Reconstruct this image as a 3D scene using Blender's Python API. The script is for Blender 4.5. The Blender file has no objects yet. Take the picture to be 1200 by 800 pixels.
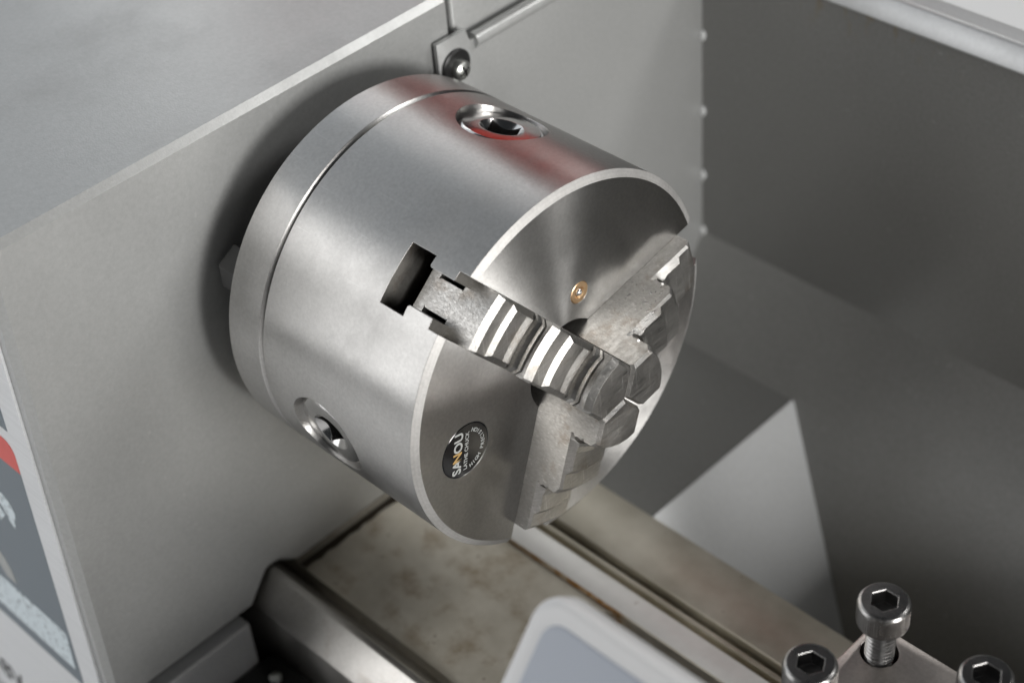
import bpy, bmesh, math, random
from mathutils import Vector, Matrix
random.seed(7)
MM = 0.001
ZO = 260.0            # spindle axis is 260 mm above the bench top
sc = bpy.context.scene
col = sc.collection

# ------------------------------------------------------------------ camera
def W(x, y, z):       # machine millimetres -> world metres
    return Vector((x * MM, y * MM, (z + ZO) * MM))
CR = ((0.71125201, 0.69936767, -0.07074917),
      (0.41746441, -0.50123382, -0.75794994),
      (-0.56554757, 0.50955816, -0.64846468))
cam_d = bpy.data.cameras.new('camera')
cam = bpy.data.objects.new('camera', cam_d)
col.objects.link(cam)
m = Matrix.Identity(4)
for i in range(3):
    m[i][0] = CR[0][i]; m[i][1] = -CR[1][i]; m[i][2] = -CR[2][i]
m.translation = W(285.80103, -278.42932, 350.53682)
cam.matrix_world = m
cam_d.sensor_width = 36.0
cam_d.lens = 2063.25 / 1200 * 36
cam_d.clip_start = 0.01
cam_d.clip_end = 50
cam_d.dof.use_dof = True
cam_d.dof.focus_distance = 0.512
cam_d.dof.aperture_fstop = 9.0
cam_d.dof.aperture_blades = 9
sc.camera = cam

# ------------------------------------------------------------------ light
wd = bpy.data.worlds.new('World'); sc.world = wd
wd.use_nodes = True
bgn = wd.node_tree.nodes['Background']
bgn.inputs[0].default_value = (0.85, 0.92, 1.0, 1)
bgn.inputs[1].default_value = 0.03

def area(name, d, dist, w, h, power, color=(1, 1, 1), target=(-20, 0, 0)):
    l = bpy.data.lights.new(name, 'AREA')
    l.shape = 'RECTANGLE'; l.size = w; l.size_y = h; l.energy = power; l.color = color
    o = bpy.data.objects.new(name, l); col.objects.link(o)
    t = W(*target)
    d = Vector(d).normalized()
    o.location = t + d * dist
    o.rotation_euler = (-d).to_track_quat('-Z', 'Y').to_euler()
    return o
area('softbox_right', (0.985, -0.05, 0.15), 2.4, 0.85, 0.85, 60.0, (1.0, 0.985, 0.96))
area('lamp_front_right', (0.82, -0.42, 0.40), 1.15, 0.35, 0.35, 0.8, (1.0, 0.985, 0.96))
area('lamp_back_right', (0.50, 0.58, 0.64), 1.10, 0.16, 0.24, 3.8, (1.0, 0.99, 0.97))
area('softbox_front_left', (-0.62, -0.76, 0.28), 1.25, 0.9, 1.15, 7.6, (1.0, 1.0, 1.0))
area('strip_back_left', (-0.60, 0.66, 0.49), 1.15, 0.9, 0.24, 1.7, (1.0, 0.99, 0.97))
area('softbox_left', (-0.85, 0.08, 0.50), 1.5, 1.8, 1.15, 5.9, (0.89, 0.945, 1.0))

sc.view_settings.view_transform = 'Standard'
sc.view_settings.look = 'None'
sc.view_settings.exposure = 0.0
sc.view_settings.gamma = 1.0
sc.view_settings.use_curve_mapping = False
sc.cycles.use_denoising = True
sc.cycles.max_bounces = 8

# ------------------------------------------------------------------ node helpers
class NT:
    def __init__(self, name):
        self.m = bpy.data.materials.new(name); self.m.use_nodes = True
        self.t = self.m.node_tree; self.n = self.t.nodes
        self.b = self.n['Principled BSDF']
    def new(self, typ, **kw):
        n = self.n.new(typ)
        for k, v in kw.items(): setattr(n, k, v)
        return n
    def link(self, a, b): self.t.links.new(a, b)
    def val(self, sock, v):
        if hasattr(v, 'is_output') or isinstance(v, bpy.types.NodeSocket): self.link(v, sock)
        else: sock.default_value = v
    def math(self, op, a, b=None, c=None, clamp=False):
        n = self.new('ShaderNodeMath', operation=op); n.use_clamp = clamp
        self.val(n.inputs[0], a)
        if b is not None: self.val(n.inputs[1], b)
        if c is not None: self.val(n.inputs[2], c)
        return n.outputs[0]
    def obj(self):
        return self.new('ShaderNodeTexCoord').outputs['Object']
    def mapping(self, vec, scale=(1, 1, 1), loc=(0, 0, 0), rot=(0, 0, 0)):
        n = self.new('ShaderNodeMapping')
        self.link(vec, n.inputs['Vector'])
        n.inputs['Scale'].default_value = scale; n.inputs['Location'].default_value = loc
        n.inputs['Rotation'].default_value = rot
        return n.outputs[0]
    def noise(self, vec, scale, detail=3, rough=0.5, dim='3D'):
        n = self.new('ShaderNodeTexNoise', noise_dimensions=dim)
        if dim == '1D': self.link(vec, n.inputs['W'])
        else: self.link(vec, n.inputs['Vector'])
        n.inputs['Scale'].default_value = scale
        n.inputs['Detail'].default_value = detail
        n.inputs['Roughness'].default_value = rough
        return n.outputs['Fac']
    def remap(self, v, a, b, c, d):
        n = self.new('ShaderNodeMapRange')
        self.link(v, n.inputs[0])
        for i, q in enumerate((a, b, c, d)): n.inputs[i + 1].default_value = q
        return n.outputs[0]
    def smooth(self, v, a, b, c=0.0, d=1.0):
        n = self.new('ShaderNodeMapRange', interpolation_type='SMOOTHSTEP')
        self.link(v, n.inputs[0])
        for i, q in enumerate((a, b, c, d)): n.inputs[i + 1].default_value = q
        return n.outputs[0]
    def mix(self, fac, a, b):
        n = self.new('ShaderNodeMix', data_type='RGBA')
        self.val(n.inputs[0], fac)
        for s, v in ((n.inputs[6], a), (n.inputs[7], b)):
            if isinstance(v, tuple): s.default_value = (*v, 1)
            else: self.link(v, s)
        return n.outputs[2]
    def bump(self, h, strength, dist, normal=None):
        n = self.new('ShaderNodeBump')
        n.inputs['Strength'].default_value = strength
        n.inputs['Distance'].default_value = dist
        self.link(h, n.inputs['Height'])
        if normal is not None: self.link(normal, n.inputs['Normal'])
        return n.outputs[0]
    def bevel(self, r, samples=4):
        n = self.new('ShaderNodeBevel'); n.samples = samples
        n.inputs[0].default_value = r
        return n.outputs[0]
    def sep(self, vec):
        n = self.new('ShaderNodeSeparateXYZ'); self.link(vec, n.inputs[0]); return n.outputs
    def comb(self, x, y, z):
        n = self.new('ShaderNodeCombineXYZ')
        for s, v in zip(n.inputs, (x, y, z)): self.val(s, v)
        return n.outputs[0]
    def out(self, color=None, metallic=None, rough=None, normal=None, **kw):
        I = self.b.inputs
        for k, v in (('Base Color', color), ('Metallic', metallic), ('Roughness', rough), ('Normal', normal)):
            if v is None: continue
            if isinstance(v, tuple): I[k].default_value = (*v, 1)
            else: self.val(I[k], v)
        for k, v in kw.items(): self.val(I[k.replace('_', ' ')], v)
        return self.m

M = {}
def plain(name, color, rough, metallic=0.0, bev=0.0, **kw):
    t = NT(name)
    nrm = t.bevel(bev) if bev else None
    M[name] = t.out(color, metallic, rough, nrm, **kw)

def paint(name, color, rough=0.42, bump=0.12, stains=False):
    t = NT(name); o = t.obj()
    n1 = t.noise(o, 1500, 2); n2 = t.noise(o, 9, 4); n3 = t.noise(o, 420, 2)
    c = t.mix(t.remap(n2, 0.3, 0.7, 0, 1), tuple(v * 0.93 for v in color), tuple(min(1, v * 1.05) for v in color))
    gr = t.noise(o, 700, 3, 0.6)
    c = t.mix(t.remap(gr, 0.3, 0.7, 0, 1), t.mix(0.07, c, (0, 0, 0)), t.mix(0.03, c, (1, 1, 1)))
    sm = t.noise(t.mapping(o, (16, 16, 7)), 1.0, 5, 0.6)
    c = t.mix(t.smooth(sm, 0.50, 0.72, 0, 0.09), c, (0.10, 0.095, 0.08))
    sp = t.smooth(n3, 0.70, 0.76)
    c = t.mix(t.math('MULTIPLY', sp, 0.18), c, (0.62, 0.62, 0.6))
    if stains:   # rust runs under the hem of the splash guard
        s = t.sep(o)
        v = t.mapping(o, (260, 260, 90))
        n = t.noise(v, 1.0, 3, 0.6)
        hi = t.smooth(s[2], 0.273, 0.292)
        lim = t.math('MULTIPLY', t.smooth(s[0], -0.060, -0.045), t.smooth(s[0], 0.03, 0.0))
        msk = t.math('MULTIPLY', t.math('MULTIPLY', t.smooth(n, 0.56, 0.68), hi), lim)
        c = t.mix(t.math('MULTIPLY', msk, 0.45), c, (0.24, 0.16, 0.06))
    r = t.math('ADD', t.remap(n2, 0.3, 0.7, rough - 0.05, rough + 0.05), t.smooth(sm, 0.45, 0.75, 0, 0.10))
    M[name] = t.out(c, 0.4, r, t.bump(n1, bump, 0.0002), Specular_IOR_Level=0.5)
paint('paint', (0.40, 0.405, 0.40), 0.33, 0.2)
paint('paint_guard_shaded', (0.245, 0.245, 0.238), 0.40, 0.12, True)  # guard back, slope and shelf: shade put into a darker base colour
paint('paint_lightened', (0.62, 0.63, 0.635), 0.38, 0.08)  # on the chute ramp the raised base colour stands in for light
paint('paint_dark', (0.40, 0.405, 0.41), 0.4)

def steel(name, color=(0.56, 0.55, 0.53), rough=0.3, aniso=0.0, lines='none', bev=0.00025, lb=0.08,
          stain=0.0, grain=0.05):
    t = NT(name); o = t.obj(); s = t.sep(o)
    rad = t.math('SQRT', t.math('ADD', t.math('MULTIPLY', s[1], s[1]), t.math('MULTIPLY', s[2], s[2])))
    nrm = t.bevel(bev) if bev else None
    blot = t.noise(o, 45, 4, 0.55)
    g = t.noise(o, 1600, 2)
    c = t.mix(t.remap(blot, 0.3, 0.7, 0, 1), tuple(v * 0.9 for v in color), tuple(min(1, v * 1.06) for v in color))
    gc = t.noise(o, 900, 3, 0.65)
    c = t.mix(t.remap(gc, 0.3, 0.7, 0, 1), t.mix(0.14, c, (0, 0, 0)), t.mix(0.04, c, (1, 1, 1)))
    if stain:
        n = t.noise(o, 130, 5, 0.65)
        k = t.math('MULTIPLY', t.smooth(n, 0.52, 0.72), stain)
        c = t.mix(k, c, (0.20, 0.12, 0.05))
    r = t.remap(blot, 0.3, 0.7, rough - 0.04, rough + 0.05)
    sm = t.noise(o, 28, 6, 0.65)
    r = t.math('ADD', r, t.smooth(sm, 0.46, 0.70, 0.0, 0.09))
    if lines == 'turned':      # the faced front is finer than the ground side
        fc = t.smooth(s[0], 0.0829, 0.0834)
        ch = t.math('MULTIPLY', t.smooth(s[0], 0.08215, 0.0823), t.smooth(rad, 0.0600, 0.0603))
        r = t.math('ADD', t.math('ADD', r, t.math('MULTIPLY', fc, 0.01)), t.math('MULTIPLY', ch, 0.30))
    h = None
    if lines == 'turned':      # lathe marks: rings on the face, fine threads on the side
        w = t.math('ADD', t.math('MULTIPLY', rad, 5200.0), t.math('MULTIPLY', s[0], 6100.0))
        h = t.noise(w, 1.0, 3, 0.7, '1D')
        c = t.mix(t.remap(h, 0.3, 0.7, 0.0, 0.13), c, (0.15, 0.145, 0.14))
        sc2 = t.noise(t.mapping(o, (40, 1500, 1500), rot=(0, 0, 0.25)), 1.0, 2, 0.5)
        c = t.mix(t.smooth(sc2, 0.70, 0.76, 0, 0.25), c, (0.9, 0.9, 0.88))
    elif lines == 'ground_x':  # ground along the bed
        h = t.noise(t.mapping(o, (12, 2600, 2600)), 1.0, 3, 0.6)
    elif lines == 'mill':      # arcs left by a fly cutter, and scratches
        h = t.noise(t.mapping(o, (700, 90, 2200), rot=(0.5, 0, 0)), 1.0, 3, 0.6)
        sc2 = t.noise(t.mapping(o, (500, 2600, 60), rot=(-0.7, 0, 0)), 1.0, 2, 0.5)
        k2 = t.smooth(sc2, 0.64, 0.70, 0, 0.5)
        c = t.mix(k2, c, (0.85, 0.84, 0.82))
        r = t.math('ADD', r, t.math('ADD', t.remap(h, 0.3, 0.7, -0.06, 0.10), t.math('MULTIPLY', k2, 0.2)))
        c = t.mix(t.remap(h, 0.35, 0.65, 0.0, 0.30), c, (0.22, 0.20, 0.18))
    if h is not None: nrm = t.bump(h, lb, 0.0002, nrm)
    if grain: nrm = t.bump(g, grain, 0.0002, nrm)
    kw = {}
    if aniso:
        tg = t.new('ShaderNodeTangent', direction_type='RADIAL', axis='X')
        kw = dict(Anisotropic=t.math('MULTIPLY', t.math('ADD', aniso, t.math('MULTIPLY', fc, 0.97 - aniso)), t.math('SUBTRACT', 1.0, ch)), Anisotropic_Rotation=0.25, Tangent=tg.outputs[0])
    M[name] = t.out(c, 1.0, r, nrm, **kw)
steel('chuck_steel', (0.60, 0.59, 0.575), 0.33, 0.8, 'turned', 0.0003, 0.10, grain=0.12)
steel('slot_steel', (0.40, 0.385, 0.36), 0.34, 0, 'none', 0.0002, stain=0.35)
steel('jaw_steel', (0.54, 0.53, 0.51), 0.33, 0, 'mill', 0.00009, 0.22, stain=0.35, grain=0.2)
steel('pinion_steel', (0.66, 0.65, 0.64), 0.16, 0, 'none', 0.0002, grain=0.02)
steel('ground_steel', (0.60, 0.58, 0.55), 0.34, 0, 'ground_x', 0.0003, 0.10, stain=0.15)
steel('zinc', (0.78, 0.80, 0.76), 0.36, 0, 'none', 0.0002)
steel('black_oxide', (0.30, 0.295, 0.29), 0.27, 0, 'none', 0.0004, grain=0.08)
steel('tool_steel', (0.55, 0.51, 0.48), 0.36, 0, 'ground_x', 0.0006, 0.08, stain=0.12)
steel('brass', (0.75, 0.50, 0.28), 0.25, 0, 'none', 0.0002)
steel('dull_flange', (0.10, 0.10, 0.10), 0.45)

def bed_material():
    t = NT('bed_cast'); o = t.obj(); s = t.sep(o)
    g = t.noise(t.mapping(o, (30, 900, 900)), 1.0, 4, 0.6)
    n = t.noise(o, 26, 6, 0.62); n2 = t.noise(o, 210, 4, 0.6); n3 = t.noise(o, 60, 5, 0.6)
    c = t.mix(t.remap(n, 0.3, 0.7, 0, 1), (0.46, 0.42, 0.34), (0.76, 0.72, 0.63))
    web = t.math('MULTIPLY', t.smooth(s[1], -0.046, -0.040), t.smooth(s[1], 0.0138, 0.010))
    c = t.mix(t.math('MULTIPLY', web, t.smooth(n3, 0.47, 0.72, 0, 0.75)), c, (0.27, 0.18, 0.085))
    edge = t.math('SUBTRACT', 1.0, t.math('MULTIPLY', t.math('ABSOLUTE', t.math('ADD', s[1], -0.0138)), 900.0), clamp=True)
    spanx = t.math('MULTIPLY', t.smooth(s[0], -0.085, -0.02), t.smooth(s[0], 0.012, 0.002))
    c = t.mix(t.math('MULTIPLY', t.math('MULTIPLY', edge, spanx), t.smooth(n2, 0.35, 0.6, 0.25, 1)), c, (0.30, 0.14, 0.02))
    top = t.math('MULTIPLY', t.smooth(s[1], 0.0140, 0.0146), t.smooth(s[1], 0.0245, 0.0240))
    c = t.mix(top, c, t.mix(n2, (0.80, 0.79, 0.77), (0.95, 0.94, 0.92)))
    spot = t.smooth(n2, 0.66, 0.74, 0, 0.6)
    c = t.mix(spot, c, (0.16, 0.09, 0.04))
    met = t.remap(web, 0.0, 1.0, 0.8, 0.35)
    met = t.math('SUBTRACT', met, t.math('MULTIPLY', top, 0.5))
    r = t.math('MULTIPLY', t.remap(n, 0.3, 0.7, 0.32, 0.48), t.remap(top, 0, 1, 1.0, 0.8))
    nrm = t.bump(g, 0.10, 0.0002, t.bevel(0.0005))
    M['bed_cast'] = t.out(c, met, r, nrm)
bed_material()

plain('rubber_black', (0.012, 0.012, 0.012), 0.4)
plain('grime_and_shade', (0.035, 0.025, 0.016), 0.5)
plain('gap_black', (0.02, 0.02, 0.02), 0.7)
plain('badge_black', (0.006, 0.006, 0.007), 0.12)
plain('print_white', (0.36, 0.37, 0.36), 0.5)
plain('print_gold', (0.40, 0.26, 0.10), 0.5)
plain('print_black', (0.01, 0.01, 0.01), 0.5)
plain('print_slate', (0.085, 0.115, 0.14), 0.35)
plain('print_red', (0.62, 0.03, 0.012), 0.35)
plain('cover_rim', (0.80, 0.80, 0.80), 0.3)
plain('cover_face', (0.42, 0.46, 0.53), 0.3)
plain('bench_white', (0.93, 0.93, 0.93), 0.6)
plain('nut_black', (0.10, 0.10, 0.10), 0.4, 0.3)
plain('weld', (0.50, 0.51, 0.51), 0.25)
def brushed():
    t = NT('brushed_plate'); o = t.obj()
    n = t.noise(t.mapping(o, (25, 25, 2600)), 1.0, 3, 0.6)
    c = t.mix(n, (0.52, 0.53, 0.54), (0.80, 0.81, 0.82))
    M['brushed_plate'] = t.out(c, 0.25, t.remap(n, 0.3, 0.7, 0.34, 0.46), t.bump(n, 0.08, 0.0002))
brushed()
def smudged():
    t = NT('print_strip'); o = t.obj()
    n = t.noise(t.mapping(o, (420, 420, 420)), 1.0, 4, 0.7)
    s = t.sep(o)
    c = t.mix(t.smooth(n, 0.54, 0.60, 0, 0.75), (0.62, 0.70, 0.74), (0.12, 0.15, 0.17))
    M['print_strip'] = t.out(c, 0.0, 0.4)
smudged()

# ------------------------------------------------------------------ object helpers
def tag(o, label=None, cat=None, group=None, kind=None):
    if label: o['label'] = label
    if cat: o['category'] = cat
    if group: o['group'] = group
    if kind: o['kind'] = kind
    return o
def thing(name, base, label, cat, group=None):
    e = bpy.data.objects.new(name, None); col.objects.link(e)
    e.empty_display_size = 0.02
    e.location = W(*base)
    e['mm'] = list(base)
    tag(e, label, cat, group)
    return e
def base_of(p):
    return Vector(root_of(p)['mm']) if p else Vector((0, 0, -ZO))
def root_of(p):
    while p.parent: p = p.parent
    return p
def finish(name, bm, mat, parent=None, angle=32, smooth=True):
    """bm is in machine mm; becomes one mesh object in metres, local to its thing"""
    b = base_of(parent)
    bmesh.ops.remove_doubles(bm, verts=bm.verts, dist=1e-4)
    bmesh.ops.recalc_face_normals(bm, faces=bm.faces)
    for v in bm.verts: v.co = (v.co - b) * MM
    me = bpy.data.meshes.new(name); bm.to_mesh(me); bm.free()
    return link(name, me, mat, parent, angle, smooth)
def link(name, me, mat, parent, angle=32, smooth=True):
    mats = mat if isinstance(mat, (list, tuple)) else [mat]
    me.materials.clear()
    for q in mats: me.materials.append(M[q])
    if smooth:
        for p in me.polygons: p.use_smooth = True
        me.set_sharp_from_angle(angle=math.radians(angle))
    o = bpy.data.objects.new(name, me); col.objects.link(o)
    if parent: o.parent = parent
    return o
def bm_box(bm, x0, x1, y0, y1, z0, z1):
    r = bmesh.ops.create_cube(bm, size=1.0)
    for v in r['verts']:
        v.co = Vector((x0 + (v.co.x + .5) * (x1 - x0), y0 + (v.co.y + .5) * (y1 - y0), z0 + (v.co.z + .5) * (z1 - z0)))
    return r['verts']
def bevel_all(bm, w, seg=3, ang=30):
    es = [e for e in bm.edges if len(e.link_faces) == 2 and e.calc_face_angle(0) > math.radians(ang)]
    bmesh.ops.bevel(bm, geom=es, offset=w, segments=seg, affect='EDGES', profile=0.5, clamp_overlap=True)
def box(name, x0, x1, y0, y1, z0, z1, mat, parent=None, bev=0.0, seg=3):
    bm = bmesh.new(); bm_box(bm, x0, x1, y0, y1, z0, z1)
    if bev: bevel_all(bm, bev, seg)
    return finish(name, bm, mat, parent)
def bm_prism(bm, pts, direction):
    """pts: closed 3D outline; extruded along direction"""
    d = Vector(direction)
    a = [bm.verts.new(Vector(p)) for p in pts]
    b = [bm.verts.new(Vector(p) + d) for p in pts]
    n = len(pts)
    bm.faces.new(a[::-1]); bm.faces.new(b)
    for i in range(n): bm.faces.new((a[i], a[(i + 1) % n], b[(i + 1) % n], b[i]))
def prism(name, pts, direction, mat, parent=None, bev=0.0, seg=3):
    bm = bmesh.new(); bm_prism(bm, pts, direction)
    bmesh.ops.recalc_face_normals(bm, faces=bm.faces)
    if bev: bevel_all(bm, bev, seg)
    return finish(name, bm, mat, parent)
def frame(origin, axis, up=None):
    w = Vector(axis).normalized()
    u = Vector(up) if up else (Vector((0, 0, 1)) if abs(w.z) < 0.9 else Vector((1, 0, 0)))
    u = (u - w * u.dot(w)).normalized(); v = w.cross(u)
    mt = Matrix.Identity(4)
    for i in range(3): mt[i][0] = u[i]; mt[i][1] = v[i]; mt[i][2] = w[i]
    mt.translation = Vector(origin)
    return mt
def bm_lathe(bm, prof, mt, n=64, cap=True):
    """prof: list of (r, h) along local z; closed end caps"""
    rings = []
    for r, h in prof:
        rings.append([bm.verts.new(mt @ Vector((r * math.cos(2 * math.pi * k / n), r * math.sin(2 * math.pi * k / n), h))) for k in range(n)])
    for a, b in zip(rings, rings[1:]):
        for k in range(n): bm.faces.new((a[k], a[(k + 1) % n], b[(k + 1) % n], b[k]))
    if cap:
        bm.faces.new(rings[0][::-1]); bm.faces.new(rings[-1])
def lathe(name, prof, mt, mat, parent=None, n=64, angle=32, cap=True):
    bm = bmesh.new(); bm_lathe(bm, prof, mt, n, cap)
    return finish(name, bm, mat, parent, angle)
def carve(o, cutters, angle=32):
    """boolean cut of o by temporary cutter objects"""
    for c in cutters:
        md = o.modifiers.new('cut', 'BOOLEAN'); md.object = c; md.operation = 'DIFFERENCE'; md.solver = 'EXACT'
        md.material_mode = 'TRANSFER' if hasattr(md, 'material_mode') else md.material_mode
    bpy.context.view_layer.update()
    dg = bpy.context.evaluated_depsgraph_get()
    me = bpy.data.meshes.new_from_object(o.evaluated_get(dg))
    old = o.data
    o.modifiers.clear(); o.data = me
    for p in me.polygons: p.use_smooth = True
    me.set_sharp_from_angle(angle=math.radians(angle))
    for c in cutters:
        d = c.data; bpy.data.objects.remove(c); bpy.data.meshes.remove(d)
    bpy.data.meshes.remove(old)
def text(name, body, size, mt, mat, parent, extrude=0.05, align='CENTER', bold=0.0):
    cu = bpy.data.curves.new(name, 'FONT'); cu.body = body; cu.size = size
    cu.align_x = align; cu.align_y = 'CENTER'; cu.extrude = extrude; cu.offset = bold
    cu.resolution_u = 3
    tmp = bpy.data.objects.new(name + '_tmp', cu); col.objects.link(tmp)
    bpy.context.view_layer.update()
    dg = bpy.context.evaluated_depsgraph_get()
    me = bpy.data.meshes.new_from_object(tmp.evaluated_get(dg))
    bpy.data.objects.remove(tmp); bpy.data.curves.remove(cu)
    b = base_of(parent)
    for v in me.vertices: v.co = ((mt @ v.co) - b) * MM
    me.name = name
    return link(name, me, mat, parent, smooth=False)

# ================================================================== SETTING
bench = box('bench_top', -1500, 1500, -900, 1500, -300, -260, 'bench_white', None, 0)
tag(bench, 'white bench top behind the splash guard', kind='structure')

# ================================================================== LATHE BED
bed = thing('lathe_bed', (0, 0, -260), 'worn steel lathe bed with front vee way, rusty web and flat rear way', 'lathe bed')
front = [(-66, -258), (-66, -129.2), (-57.0, -117.6), (-54.6, -117.6), (-49.2, -124.6), (-48.2, -131.0), (-44.8, -131.0), (-44.8, -258)]
prism('front_way', [(-330, y, z) for y, z in front], (760, 0, 0), 'ground_steel', bed, 0.35, 2)
rear = [(13.8, -258), (13.8, -123.0), (24.2, -123.0), (25.6, -125.0), (26.2, -131.0), (28.4, -131.0), (28.8, -126.0), (30.6, -126.0), (31.0, -136.0), (33.2, -136.0), (33.2, -124.0), (57.0, -124.0), (57.0, -258)]
prism('rear_way', [(-330, y, z) for y, z in rear], (760, 0, 0), 'bed_cast', bed, 0.3, 2)
# web between the ways ends in a rounded opening
web_out = [(-330, -44.85), (-14, -44.85)]
for k in range(13):
    a = math.pi / 2 * k / 12
    web_out.append((-14 + 10 * math.sin(a) * 0.9, -44.85 + 12 * (1 - math.cos(a))))
web_out += [(-5, 3.8)]
for k in range(1, 13):
    a = math.pi / 2 * k / 12
    web_out.append((-5 + 9 * (1 - math.cos(a)), 3.8 + 10.05 * math.sin(a)))
web_out += [(-330, 13.85)]
prism('web', [(x, y, -124.6) for x, y in web_out], (0, 0, -14), 'bed_cast', bed, 0.4, 2)
bm = bmesh.new()
gx = [(-100.5, -44.4)] + [(-97.2 + random.uniform(-0.7, 0.9), -44.4 + 58 * k / 16) for k in range(17)] + [(-100.5, 13.6)]
bm_prism(bm, [(x, y, -124.7) for x, y in gx], (0, 0, 0.45))
finish('grime_line', bm, 'grime_and_shade', bed, smooth=False)
box('web_floor', -330, 430, -44.85, 13.85, -258, -210, 'grime_and_shade', bed)  # dark colour paints the shade down in the bed opening

# ================================================================== SPLASH GUARD
sg = thing('splash_guard', (0, 120, -260), 'grey sheet metal splash guard with chip chute around the back of the bed', 'splash guard')
SZ = -140.0                       # level of the shelf behind the bed
SL = (-102 - SZ) / (180 - 154.0)
def slope_z(y): return -102 - SL * (180 - y)
side = [(-99, 45.5, -60), (-99, 45.5, 52.6), (-99, 58.8, 52.6), (-99, 60.4, 47.6), (-99, 181, 47.6), (-99, 181, -102), (-99, 154, SZ), (-99, 60, SZ), (-99, 60, -60)]
prism('side_panel', side, (2, 0, 0), 'paint', sg, 0.5, 2)
lathe('rolled_bead', [(2.7, 0), (2.7, 118)], frame((-97.6, 62.0, 46.8), (0, 1, 0)), 'paint', sg, 24)
box('back_panel', -97.05, 460, 180, 182, -102, 38, 'paint_guard_shaded', sg, 0)
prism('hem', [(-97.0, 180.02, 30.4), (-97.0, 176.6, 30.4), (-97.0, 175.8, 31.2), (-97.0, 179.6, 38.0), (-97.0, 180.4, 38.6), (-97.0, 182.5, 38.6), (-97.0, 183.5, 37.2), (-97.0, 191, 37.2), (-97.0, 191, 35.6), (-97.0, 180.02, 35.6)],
      (557, 0, 0), 'paint_lightened', sg, 0.5, 3)
prism('sloped_panel', [(-97.0, 180.0, -102.0), (-97.0, 182.0, -102.0), (-97.0, 182.0, -105.5), (-97.0, 86.6, -244), (-97.0, 84.2, -244)], (557, 0, 0), 'paint_guard_shaded', sg, 0)
# chute: level shelf behind the bed, then a ramp down into the tray
zx = -28.0
prism('shelf', [(-97, 57.05, SZ), (zx, 57.05, SZ), (zx, 57.05, SZ - 3), (-97, 57.05, SZ - 3)], (0, 100, 0), 'paint_guard_shaded', sg, 0)
prism('chip_chute', [(zx - 1, 57.05, SZ - 3.2), (zx - 0.2, 57.05, SZ + 0.15), (zx + 0.8, 57.05, SZ - 0.3), (zx + 98, 57.05, SZ - 101.5), (zx + 94, 57.05, SZ - 102.5)], (0, 100, 0), 'paint_lightened', sg, 0)
box('tray_floor', -97, 460, 57.1, 182, -246, -240, 'paint_guard_shaded', sg, 0)
for i, (y, z) in enumerate([(179.6, -6.8), (179.6, -41.5), (179.6, -72.6), (179.6, -101.0)]):
    bm = bmesh.new()
    bmesh.ops.create_icosphere(bm, subdivisions=2, radius=1.0)
    for v in bm.verts: v.co = Vector((-96.6 + v.co.x * 1.6, 179.6 + v.co.y * 1.5, z + v.co.z * 2.6))
    finish('weld_spot', bm, 'weld', sg)
# bracket screw with black washer
ws = lathe('washer', [(6.2, 0), (6.2, 0.9), (5.6, 1.3), (3.0, 1.3)], frame((-97.0, 52.6, 41.6), (1, 0, 0)), 'rubber_black', sg, 40)
scr = lathe('pan_head_screw', [(3.5, 0), (3.5, 1.4), (3.2, 2.2), (2.4, 2.8), (1.2, 3.1), (0.01, 3.2)], frame((-95.8, 53.1, 40.6), (1, 0.0, 0.0)), 'zinc', sg, 40)
cut = []
for a in (20, 110):
    bm = bmesh.new(); bm_box(bm, -93.9, -91, -2.3, 2.3, -0.45, 0.45)
    bmesh.ops.rotate(bm, verts=bm.verts, cent=(0, 0, 0), matrix=Matrix.Rotation(math.radians(a), 3, 'X'))
    bmesh.ops.translate(bm, verts=bm.verts, vec=(0, 53.1, 40.6))
    cut.append(finish('cutter', bm, 'gap_black', sg))
carve(scr, cut)

# ================================================================== HEADSTOCK
hs = thing('headstock', (-215, -34, -260), 'grey painted lathe headstock with printed front plate behind the chuck', 'headstock')
K = 5 / 159
def yf(z): return -123 - (45 - z) * K       # the front leans a touch
hp = [(-330, yf(-128), -128), (-330, yf(66.5), 66.5), (-330, 55.6, 66.5), (-330, 55.6, -122.2), (-330, -46.0, -122.2), (-330, -53.6, -115.8), (-330, -58.0, -115.8), (-330, -67.2, -128)]
prism('housing', hp, (230, 0, 0), 'paint', hs, 2.3, 1)
box('end_cover', -330, -101.5, 57.0, 178, -124, 66.5, 'paint', hs, 1.2, 3)
box('seam_filler', -330, -106, 55.0, 57.6, -120, 62, 'gap_black', hs)
lathe('spindle_flange', [(44, -18), (44, 0)], frame((-83.6, 0, 0), (1, 0, 0)), 'dull_flange', hs, 64)
# gearbox housing below
box('gearbox_housing', -330, -96.5, -126.5, -72.6, -258, -129.3, 'paint_dark', hs, 1.2, 3)
# printed plate on the front
pn = Vector((0, -1, -K)).normalized()
def F(x, z, off=0.0):
    return Vector((x, yf(z), z)) + pn * off
def plate(name, outline, t0, t1, mat, parent):
    bm = bmesh.new()
    bm_prism(bm, [F(x, z, t0) for x, z in outline], pn * (t1 - t0))
    return finish(name, bm, mat, parent, smooth=False)
lp = plate('label_plate', [(-106, 50), (-106, -190), (-320, -190), (-320, 50)], -0.2, 0.9, 'brushed_plate', hs)
plate('grey_field', [(-117.5, 40), (-117.5, -9), (-300, -9), (-300, 40)], 0.85, 1.0, 'print_slate', lp)
rc = [(-117.5, -27)]
for k in range(9):
    a = math.pi / 2 * k / 8
    rc.append((-122.5 + 5 * math.cos(a), -19.5 + 5 * math.sin(a)))
rc += [(-300, -14.5), (-300, -27)]
plate('red_bar', rc, 0.85, 1.02, 'print_red', lp)
plate('slate_field', [(-117.5, -27.05), (-118.8, -130), (-300, -130), (-300, -27.05)], 0.85, 1.0, 'print_slate', lp)
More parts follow.
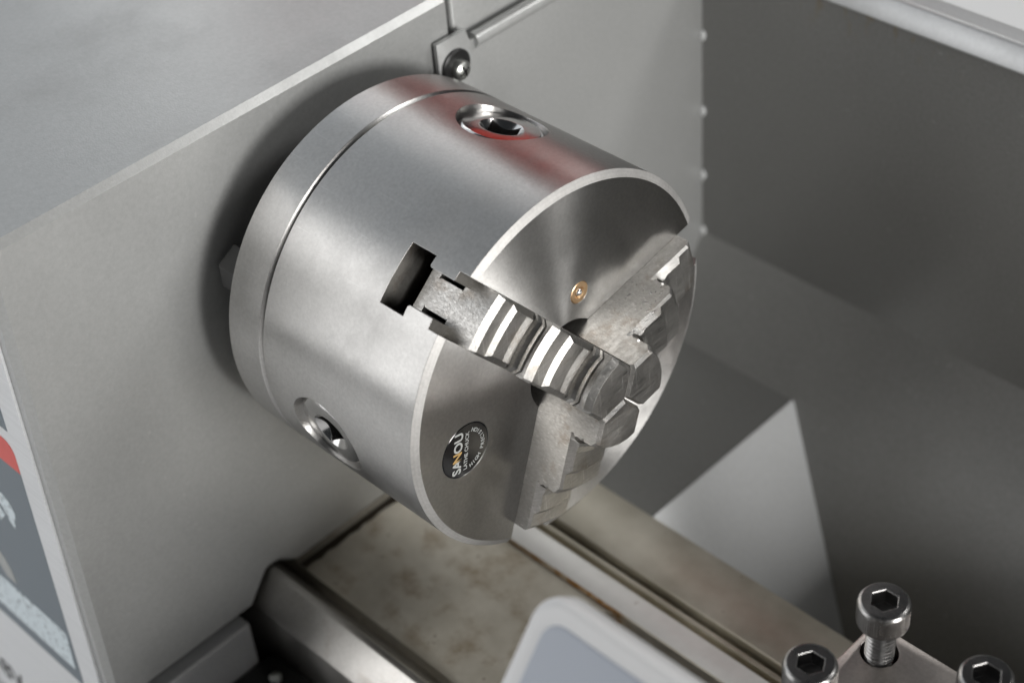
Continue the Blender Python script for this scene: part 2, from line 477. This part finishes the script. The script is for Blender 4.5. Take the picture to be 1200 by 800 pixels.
plate('scale_strip', [(-120.6, -104.5), (-121.6, -123), (-300, -124), (-300, -104.0), (-122.2, -103.2)], 0.95, 1.12, 'print_strip', lp)
plate('pictogram', [(-131.6, -54), (-133.5, -49.5), (-137, -47.6), (-142, -48.6), (-150, -47.8), (-150, -53), (-143, -52.6), (-139.5, -55.5), (-137.2, -60.5), (-134.8, -62.6)], 0.95, 1.12, 'print_strip', lp)
plate('pictogram', [(-143, -56), (-139.8, -59.5), (-144, -64.5), (-152, -63.5), (-152, -58)], 0.95, 1.12, 'print_strip', lp)
plate('pictogram', [(-149, -99.5), (-150, -93), (-152.5, -88.5), (-157, -85.5), (-170, -85.5), (-170, -91), (-160, -93), (-155, -99.5)], 0.95, 1.12, 'print_white', lp)
tm = Matrix.Identity(4)
ux = Vector((1, 0, 0)); uz = Vector((0, -K, 1)).normalized() * 1.0
uz = (Vector((0, yf(1) - yf(0), 1))).normalized()
for i in range(3): tm[i][0] = ux[i]; tm[i][1] = uz[i]; tm[i][2] = pn[i]
tm.translation = F(-186, -176, 0.95)
text('lettering', '-8V', 15, tm, 'print_black', lp, 0.06, bold=0.25)

# black bearing bracket in front of the bed
lb = thing('lead_screw_bracket', (-78, -75, -260), 'black rounded bracket with a small bright screw below the front way', 'bracket')
prof = [(-66.05, -258), (-66.05, -150.5), (-96, -150.5), (-102, -153.5), (-104, -160), (-104, -258)]
prism('body', [(-96.4, y, z) for y, z in prof], (38, 0, 0), 'rubber_black', lb, 1.2, 3)
lathe('screw', [(2.4, -0.2), (2.4, 1.2), (1.5, 1.9), (0.01, 2.1)], frame((-85.5, -74.0, -150.4), (0, 0, 1)), 'zinc', lb, 24)

# ================================================================== CHUCK
R = 62.5
ck = thing('lathe_chuck', (-83.6, 0, 0), 'round steel three jaw lathe chuck mounted on the grey headstock', 'lathe chuck')
AX = frame((0, 0, 0), (1, 0, 0))
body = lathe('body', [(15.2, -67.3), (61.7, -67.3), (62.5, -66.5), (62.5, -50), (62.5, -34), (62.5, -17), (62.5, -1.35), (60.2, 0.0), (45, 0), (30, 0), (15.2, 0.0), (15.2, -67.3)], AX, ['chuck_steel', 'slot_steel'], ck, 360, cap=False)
cut = []
JA = (130.0, 10.0, 250.0)
def polar(a): a = math.radians(a); return Vector((0, math.cos(a), math.sin(a))), Vector((0, -math.sin(a), math.cos(a)))
slot = [(3, -9.05), (3, 9.05), (-5.2, 9.05), (-5.2, 6.0), (-14.4, 6.0), (-15.0, 6.6), (-15.0, 9.6), (-24.6, 9.6), (-24.6, -9.6), (-15.0, -9.6), (-15.0, -6.6), (-14.4, -6.0), (-5.2, -6.0), (-5.2, -9.05)]
for a in JA:
    u, t = polar(a)
    bm = bmesh.new(); bm_prism(bm, [Vector((x, 0, 0)) + t * tt + u * 8 for x, tt in slot], u * 70)
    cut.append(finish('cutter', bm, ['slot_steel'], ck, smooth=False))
PX = -41.9
for a in (70, 190, 310):
    u, t = polar(a)
    cut.append(lathe('cutter', [(13.95, 44), (13.95, 60.6), (14.6, 63.5), (14.6, 66)], frame(u * 0 + Vector((PX, 0, 0)), u, (1, 0, 0)), 'chuck_steel', ck, 96))
u, t = polar(185.5)
BC = u * 43.2
cut.append(lathe('cutter', [(9.35, -0.9), (9.35, 2)], frame(BC, (1, 0, 0)), 'chuck_steel', ck, 72))
u, t = polar(72.0)
OC = u * 24.3
cut.append(lathe('cutter', [(3.75, -3), (3.75, 2)], frame(OC, (1, 0, 0)), 'chuck_steel', ck, 48))
carve(body, cut, 30)
bpl = lathe('back_plate', [(20, -83.6), (61.9, -83.6), (62.6, -82.9), (62.6, -75), (62.6, -68.55), (61.9, -67.85), (61.0, -67.6), (20, -67.6), (20, -83.6)], AX, 'chuck_steel', ck, 256, cap=False)
lathe('bore_plug', [(19.5, -80), (19.5, -40), (10, -40), (10, -41)], AX, 'dull_flange', ck, 48)

# pinions with square sockets
for a in (70, 190, 310):
    u, t = polar(a)
    mt = frame(Vector((PX, 0, 0)), u, (1, 0, 0))
    p = lathe('key_socket', [(13.7, 45), (13.7, 59.1), (12.1, 60.6), (11.8, 60.7)], mt, 'pinion_steel', ck, 96)
    cs = []
    bm = bmesh.new(); bm_lathe(bm, [(4.0, 57.9), (6.9, 60.75), (7.9, 61.75)], mt, 96)
    cs.append(finish('cutter', bm, 'pinion_steel', ck))
    bm = bmesh.new(); bm_box(bm, -4.7, 4.7, -4.7, 4.7, 47, 62)
    bmesh.ops.rotate(bm, verts=bm.verts, cent=(0, 0, 0), matrix=Matrix.Rotation(math.radians(24), 3, 'Z'))
    for v in bm.verts: v.co = mt @ v.co
    cs.append(finish('cutter', bm, 'pinion_steel', ck))
    carve(p, cs)

# oiler
om = frame(OC, (1, 0, 0))
oil = lathe('oiler', [(3.7, -2.8), (3.7, -0.1), (3.4, 0.12), (1.9, 0.12), (1.5, -0.5), (0.01, -0.5)], om, 'brass', ck, 48)
bm = bmesh.new(); bmesh.ops.create_icosphere(bm, subdivisions=3, radius=1.35)
bmesh.ops.translate(bm, verts=bm.verts, vec=OC + Vector((-0.7, 0, 0)))
finish('ball', bm, 'pinion_steel', oil)

# round badge with lettering
bd = lathe('badge', [(9.25, -0.85), (9.25, -0.2), (8.9, 0.05), (0.01, 0.25)], frame(BC, (1, 0, 0)), 'badge_black', ck, 72)
d1 = Vector((0, 2.2, 11.2)).normalized()             # reading direction on the face
d2 = Vector((1, 0, 0)).cross(d1)                     # up of the letters
def badge_m(a, b):
    mt = Matrix.Identity(4); w = Vector((1, 0, 0))
    for i in range(3): mt[i][0] = d1[i]; mt[i][1] = d2[i]; mt[i][2] = w[i]
    mt.translation = BC + d1 * a + d2 * b + Vector((0.24, 0, 0))
    return mt
text('lettering', 'SA', 4.7, badge_m(-4.8, 3.2), 'print_white', bd, 0.03, bold=0.12)
text('lettering', 'N', 4.7, badge_m(-1.2, 3.2), 'print_gold', bd, 0.03, bold=0.12)
text('lettering', 'OU', 4.7, badge_m(4.0, 3.1), 'print_white', bd, 0.03, bold=0.12)
text('lettering', 'LATHE CHUCK', 2.0, badge_m(-0.2, -0.2), 'print_white', bd, 0.03, bold=0.03)
for i, ch in enumerate('HIGH PRECISION'):
    a = math.radians(-158 + i * 10.5)
    if ch == ' ': continue
    c0, s0 = math.cos(a), math.sin(a)
    mt = badge_m(0, 0)
    pos = BC + (d1 * c0 + d2 * s0) * 6.9 + Vector((0.18, 0, 0))
    tx = d1 * (-s0) + d2 * c0; ty = Vector((1, 0, 0)).cross(tx)
    for k in range(3): mt[k][0] = tx[k]; mt[k][1] = ty[k]
    mt.translation = pos
    text('lettering', ch, 1.9, mt, 'print_white', bd, 0.03, bold=0.03)

# stud nut behind the back plate
u, t = polar(157)
lathe('stud_nut', [(7.0, -11), (8.0, -10), (8.0, -0.0)], frame(Vector((-83.6, 0, 0)) + u * 51.5, (1, 0, 0)), 'nut_black', ck, 6, 25)

# jaws ---------------------------------------------------------------
#   (radius along the jaw at its side edge, height above the chuck face, height of the side chamfer's foot)
def step(r0, r1, L, H):
    """land from r0 in to r1 at chamfer foot L, then riser to H"""
    n = r0 - r1
    s = n / 18.0
    return [(r0 - 1.9 * s, L + 0.75, L), (r0 - 6.4 * s, L + 0.75, L), (r0 - 7.9 * s, L + 2.0, L), (r0 - 13.6 * s, L + 1.9, L), (r0 - 15.6 * s, L + 2.4, L),
            (r0 - 16.6 * s, L + 2.3, L), (r0 - 17.0 * s, L + 0.9, L), (r1 - 0.75, L + 0.9, L), (r1 - 0.75, L + 2.6, L + 0.9), (r1 + 0.15, L + 3.0, L + 1.4),
            (r1 - 0.35, L + 4.4, L + 2.7), (r1 + 0.1, L + 5.7, L + 4.0), (r1 - 0.75, L + 5.9, L + 4.2), (r1 - 0.75, L + 6.6, L + 4.9), (r1 + 0.05, L + 6.8, L + 5.1), (r1, H - 1.1, H - 1.7)]
prof = [(54.0, -6.5, -6.5), (54.0, 4.4, 4.1)] + step(54.0, 36.0, 5.2, 14.0) + step(36.0, 14.5, 14.0, 23.4) + [(12.9, 24.4, 23.4)]
HW = 9.0
def jaw(a, mirror=1):
    u, t = polar(a)
    bm = bmesh.new()
    cols = [-HW, None] + [-7 + k for k in range(15)] + [None, HW]
    mid = len(cols) // 2
    rows = []
    for r, x, s in prof:
        c = max(0.05, min(x - s, 1.9))
        row = []
        for j, tt in enumerate(cols):
            if tt is None: tt = (-1 if j < mid else 1) * (HW - c)
            xx = s if abs(tt) == HW else x
            rp = math.sqrt(r * r + HW * HW)
            rr = math.sqrt(max(rp * rp - tt * tt, 0))
            row.append(bm.verts.new(Vector((xx, 0, 0)) + u * rr + t * tt))
        rows.append(row)
    # vee shaped tip
    for off, x, s in ((1.3, 24.4, 23.4), (0.35, 23.3, 22.6), (0.35, -6.5, -6.5)):
        row = []
        for j, tt in enumerate(cols):
            if tt is None: tt = (-1 if j < mid else 1) * (HW - 1.0)
            xx = s if abs(tt) == HW else x
            row.append(bm.verts.new(Vector((xx, 0, 0)) + u * (abs(tt) * 0.577 + off) + t * tt))
        rows.append(row)
    n = len(cols)
    for A, B in zip(rows, rows[1:]):
        for j in range(n - 1): bm.faces.new((A[j], A[j + 1], B[j + 1], B[j]))
    A, B = rows[0], rows[-1]
    for j in range(n - 1): bm.faces.new((B[j], B[j + 1], A[j + 1], A[j]))
    bm.faces.new([r[0] for r in rows]); bm.faces.new([r[-1] for r in rows][::-1])
    j = finish('jaw', bm, 'jaw_steel', ck, 8)
    # tongue that rides in the slot
    foot = [(-6.4, -4.2), (-6.4, 4.2), (-7.0, 4.7), (-15.4, 4.7), (-16.0, 4.2), (-16.0, 8.6), (-19.5, 8.6), (-19.5, -8.6), (-16.0, -8.6), (-16.0, -4.2), (-15.4, -4.7), (-7.0, -4.7)]
    bm = bmesh.new()
    bm_prism(bm, [Vector((x, 0, 0)) + t * tt + u * 16 for x, tt in foot], u * 38.4)
    finish('tongue', bm, 'jaw_steel', j, 30)
    return j
for a in JA: jaw(a)

# ================================================================== TOOL POST
tp = thing('tool_post', (146, -30, -260), 'steel tool post block carrying tall socket cap screws over the bed', 'tool post')
TZ = -42.0
tb = box('block', 109.0, 185.0, -66.0, 9.5, -84.0, TZ, 'tool_steel', tp, 0.6, 2)
box('saddle', 128.0, 230.0, -112.0, 60.0, -118.2, -99.9, 'tool_steel', tp, 0.6, 2)
box('cross_slide', 140.0, 225.0, -90.0, 56.0, -100.0, -83.9, 'tool_steel', tp, 0.8, 2)
prism('tray_shade_block', [(142.0, 57.3, -212), (142.0, 103.0, -212), (142.0, 155.5, -134), (142.0, 57.3, -134)], (82, 0, 0), 'rubber_black', tp)  # unseen block, added to keep the right softbox out of the tray
box('headstock_shade_block', 122.0, 205.0, -190.0, -66.5, -100.0, -50.0, 'tool_steel', tp, 0.8, 2)  # added out of view to throw shade on the lower headstock
box('apron', 130.0, 225.0, -190.0, -112.5, -258.0, -100.1, 'paint_dark', tp, 0.8, 2)
lathe('centre_nut', [(13, 0), (13, 3), (11.5, 6), (8, 8.2), (0.01, 9)], frame((148, -28, TZ - 0.1), (0, 0, 1)), 'zinc', tp, 48)
sp = [(116.6, 0.9, -20.0), (114.6, -29.3, -20.0), (151.0, -2.6, -20.0)]
cut = [lathe('cutter', [(5.4, -70), (5.4, TZ + 5)], frame((x, y, 0), (0, 0, 1)), 'tool_steel', tp, 48) for x, y, z in sp]
carve(tb, cut)
def cap_screw(x, y, zt):
    mt = frame((x, y, zt), (0, 0, 1))
    h = lathe('screw', [(4.0, -8.6), (6.9, -8.6), (7.3, -8.2), (7.3, -1.1), (6.9, -0.4), (6.3, 0), (0.01, 0)], mt, 'black_oxide', tp, 96)
    kn = bmesh.new(); nk = 64
    rows = []
    for rr, hh, am in ((7.28, -7.9, 0.0), (7.42, -7.5, 0.16), (7.42, -1.8, 0.16), (7.28, -1.4, 0.0)):
        rows.append([kn.verts.new(mt @ Vector(((rr - (am if k % 2 else 0)) * math.cos(2 * math.pi * k / (2 * nk)), (rr - (am if k % 2 else 0)) * math.sin(2 * math.pi * k / (2 * nk)), hh))) for k in range(2 * nk)])
    for A, B in zip(rows, rows[1:]):
        for k in range(2 * nk): kn.faces.new((A[k], A[(k + 1) % (2 * nk)], B[(k + 1) % (2 * nk)], B[k]))
    bm = bmesh.new()
    bm_lathe(bm, [(3.95, -5), (3.95, -0.35), (4.5, 0.6)], mt, 6)
    carve(h, [finish('cutter', bm, 'black_oxide', tp, 20)], 25)
    finish('knurl', kn, 'black_oxide', h, 10)
    # helical thread
    bm = bmesh.new(); n = 24; pitch = 1.5; turns = 18
    prev = None
    for k in range(n * turns + 1):
        an = 2 * math.pi * k / n; z0 = -8.3 - pitch * k / n
        cur = []
        for rr, dz in ((3.55, 0.0), (4.25, -pitch * 0.42), (4.25, -pitch * 0.58), (3.55, -pitch)):
            cur.append(bm.verts.new(mt @ Vector((rr * math.cos(an), rr * math.sin(an), z0 + dz))))
        if prev:
            for i in range(3): bm.faces.new((prev[i], cur[i], cur[i + 1], prev[i + 1]))
        prev = cur
    th = finish('thread', bm, 'black_oxide', h, 20)
    return h
for s in sp: cap_screw(*s)

# ================================================================== TILTED COVER
PHI = math.radians(50)
cv = thing('tilted_cover', (140, -105, -260), 'tilted grey plastic cover with pale rounded rim over the bed web', 'cover')
cq = Vector((88.0, -98.0, 50.0))          # upper left corner of the plate
e1 = Vector((1, 0, 0)); e2 = Vector((0, -math.cos(PHI), -math.sin(PHI))); e3 = e1.cross(e2) * -1
if e3.z < 0: e3 = -e3
def rrect(x0, x1, y0, y1, r, n=8):
    pts = []
    for cx, cy, a0 in ((x1 - r, y1 - r, 0), (x0 + r, y1 - r, 90), (x0 + r, y0 + r, 180), (x1 - r, y0 + r, 270)):
        for k in range(n + 1):
            a = math.radians(a0 + 90 * k / n); pts.append((cx + r * math.cos(a), cy + r * math.sin(a)))
    return pts
def cplate(name, o, t0, t1, mat, bev, parent):
    bm = bmesh.new()
    bm_prism(bm, [cq + e1 * x + e2 * y + e3 * t0 for x, y in o], e3 * (t1 - t0))
    bmesh.ops.recalc_face_normals(bm, faces=bm.faces)
    if bev: bevel_all(bm, bev, 4)
    return finish(name, bm, mat, parent, 40)
shell = cplate('shell', rrect(0, 95, 0, 75, 8), -9, 0, 'cover_rim', 2.6, cv)
cplate('face_panel', rrect(5.5, 89.5, 5.5, 69.5, 5), -1, 0.45, 'cover_face', 0.35, cv)
box('stand', 128, 150, -111, -99, -258, 22, 'rubber_black', cv, 1.0)

# ================================================================== RED GUARD (swung up behind the headstock; seen mirrored in the steel)
rg = thing('red_guard', (-235, 235, -124), 'red swung-up guard mirrored as a red tint in the chuck and headstock top', 'guard')
def arc(a0, a1, n=12):
    r = []
    for k in range(n + 1):
        a = math.radians(a0 + (a1 - a0) * k / n)
        r.append((300 - 170 * (1 - math.cos(a)), 120 + 150 * math.sin(a)))
    return r
def red_piece(name, x0, x1, g):
    out = [(x0, y, z) for y, z in g] + [(x0, y + 4, z + 1) for y, z in reversed(g)]
    prism(name, out, (x1 - x0, 0, 0), 'print_red', rg, 0.5, 1)
red_piece('shield', -300, -150, arc(-10, 62))
red_piece('shield_flap', -440, -384, arc(40, 74))
box('flap_rail', -445, -290, 252, 258, 205, 211, 'rubber_black', rg, 0.5)
box('hinge_post', -300, -280, 172, 192, -124, 120, 'rubber_black', rg, 1.0)
box('hinge_arm', -298, -282, 190, 299, 100, 112, 'rubber_black', rg, 1.0)
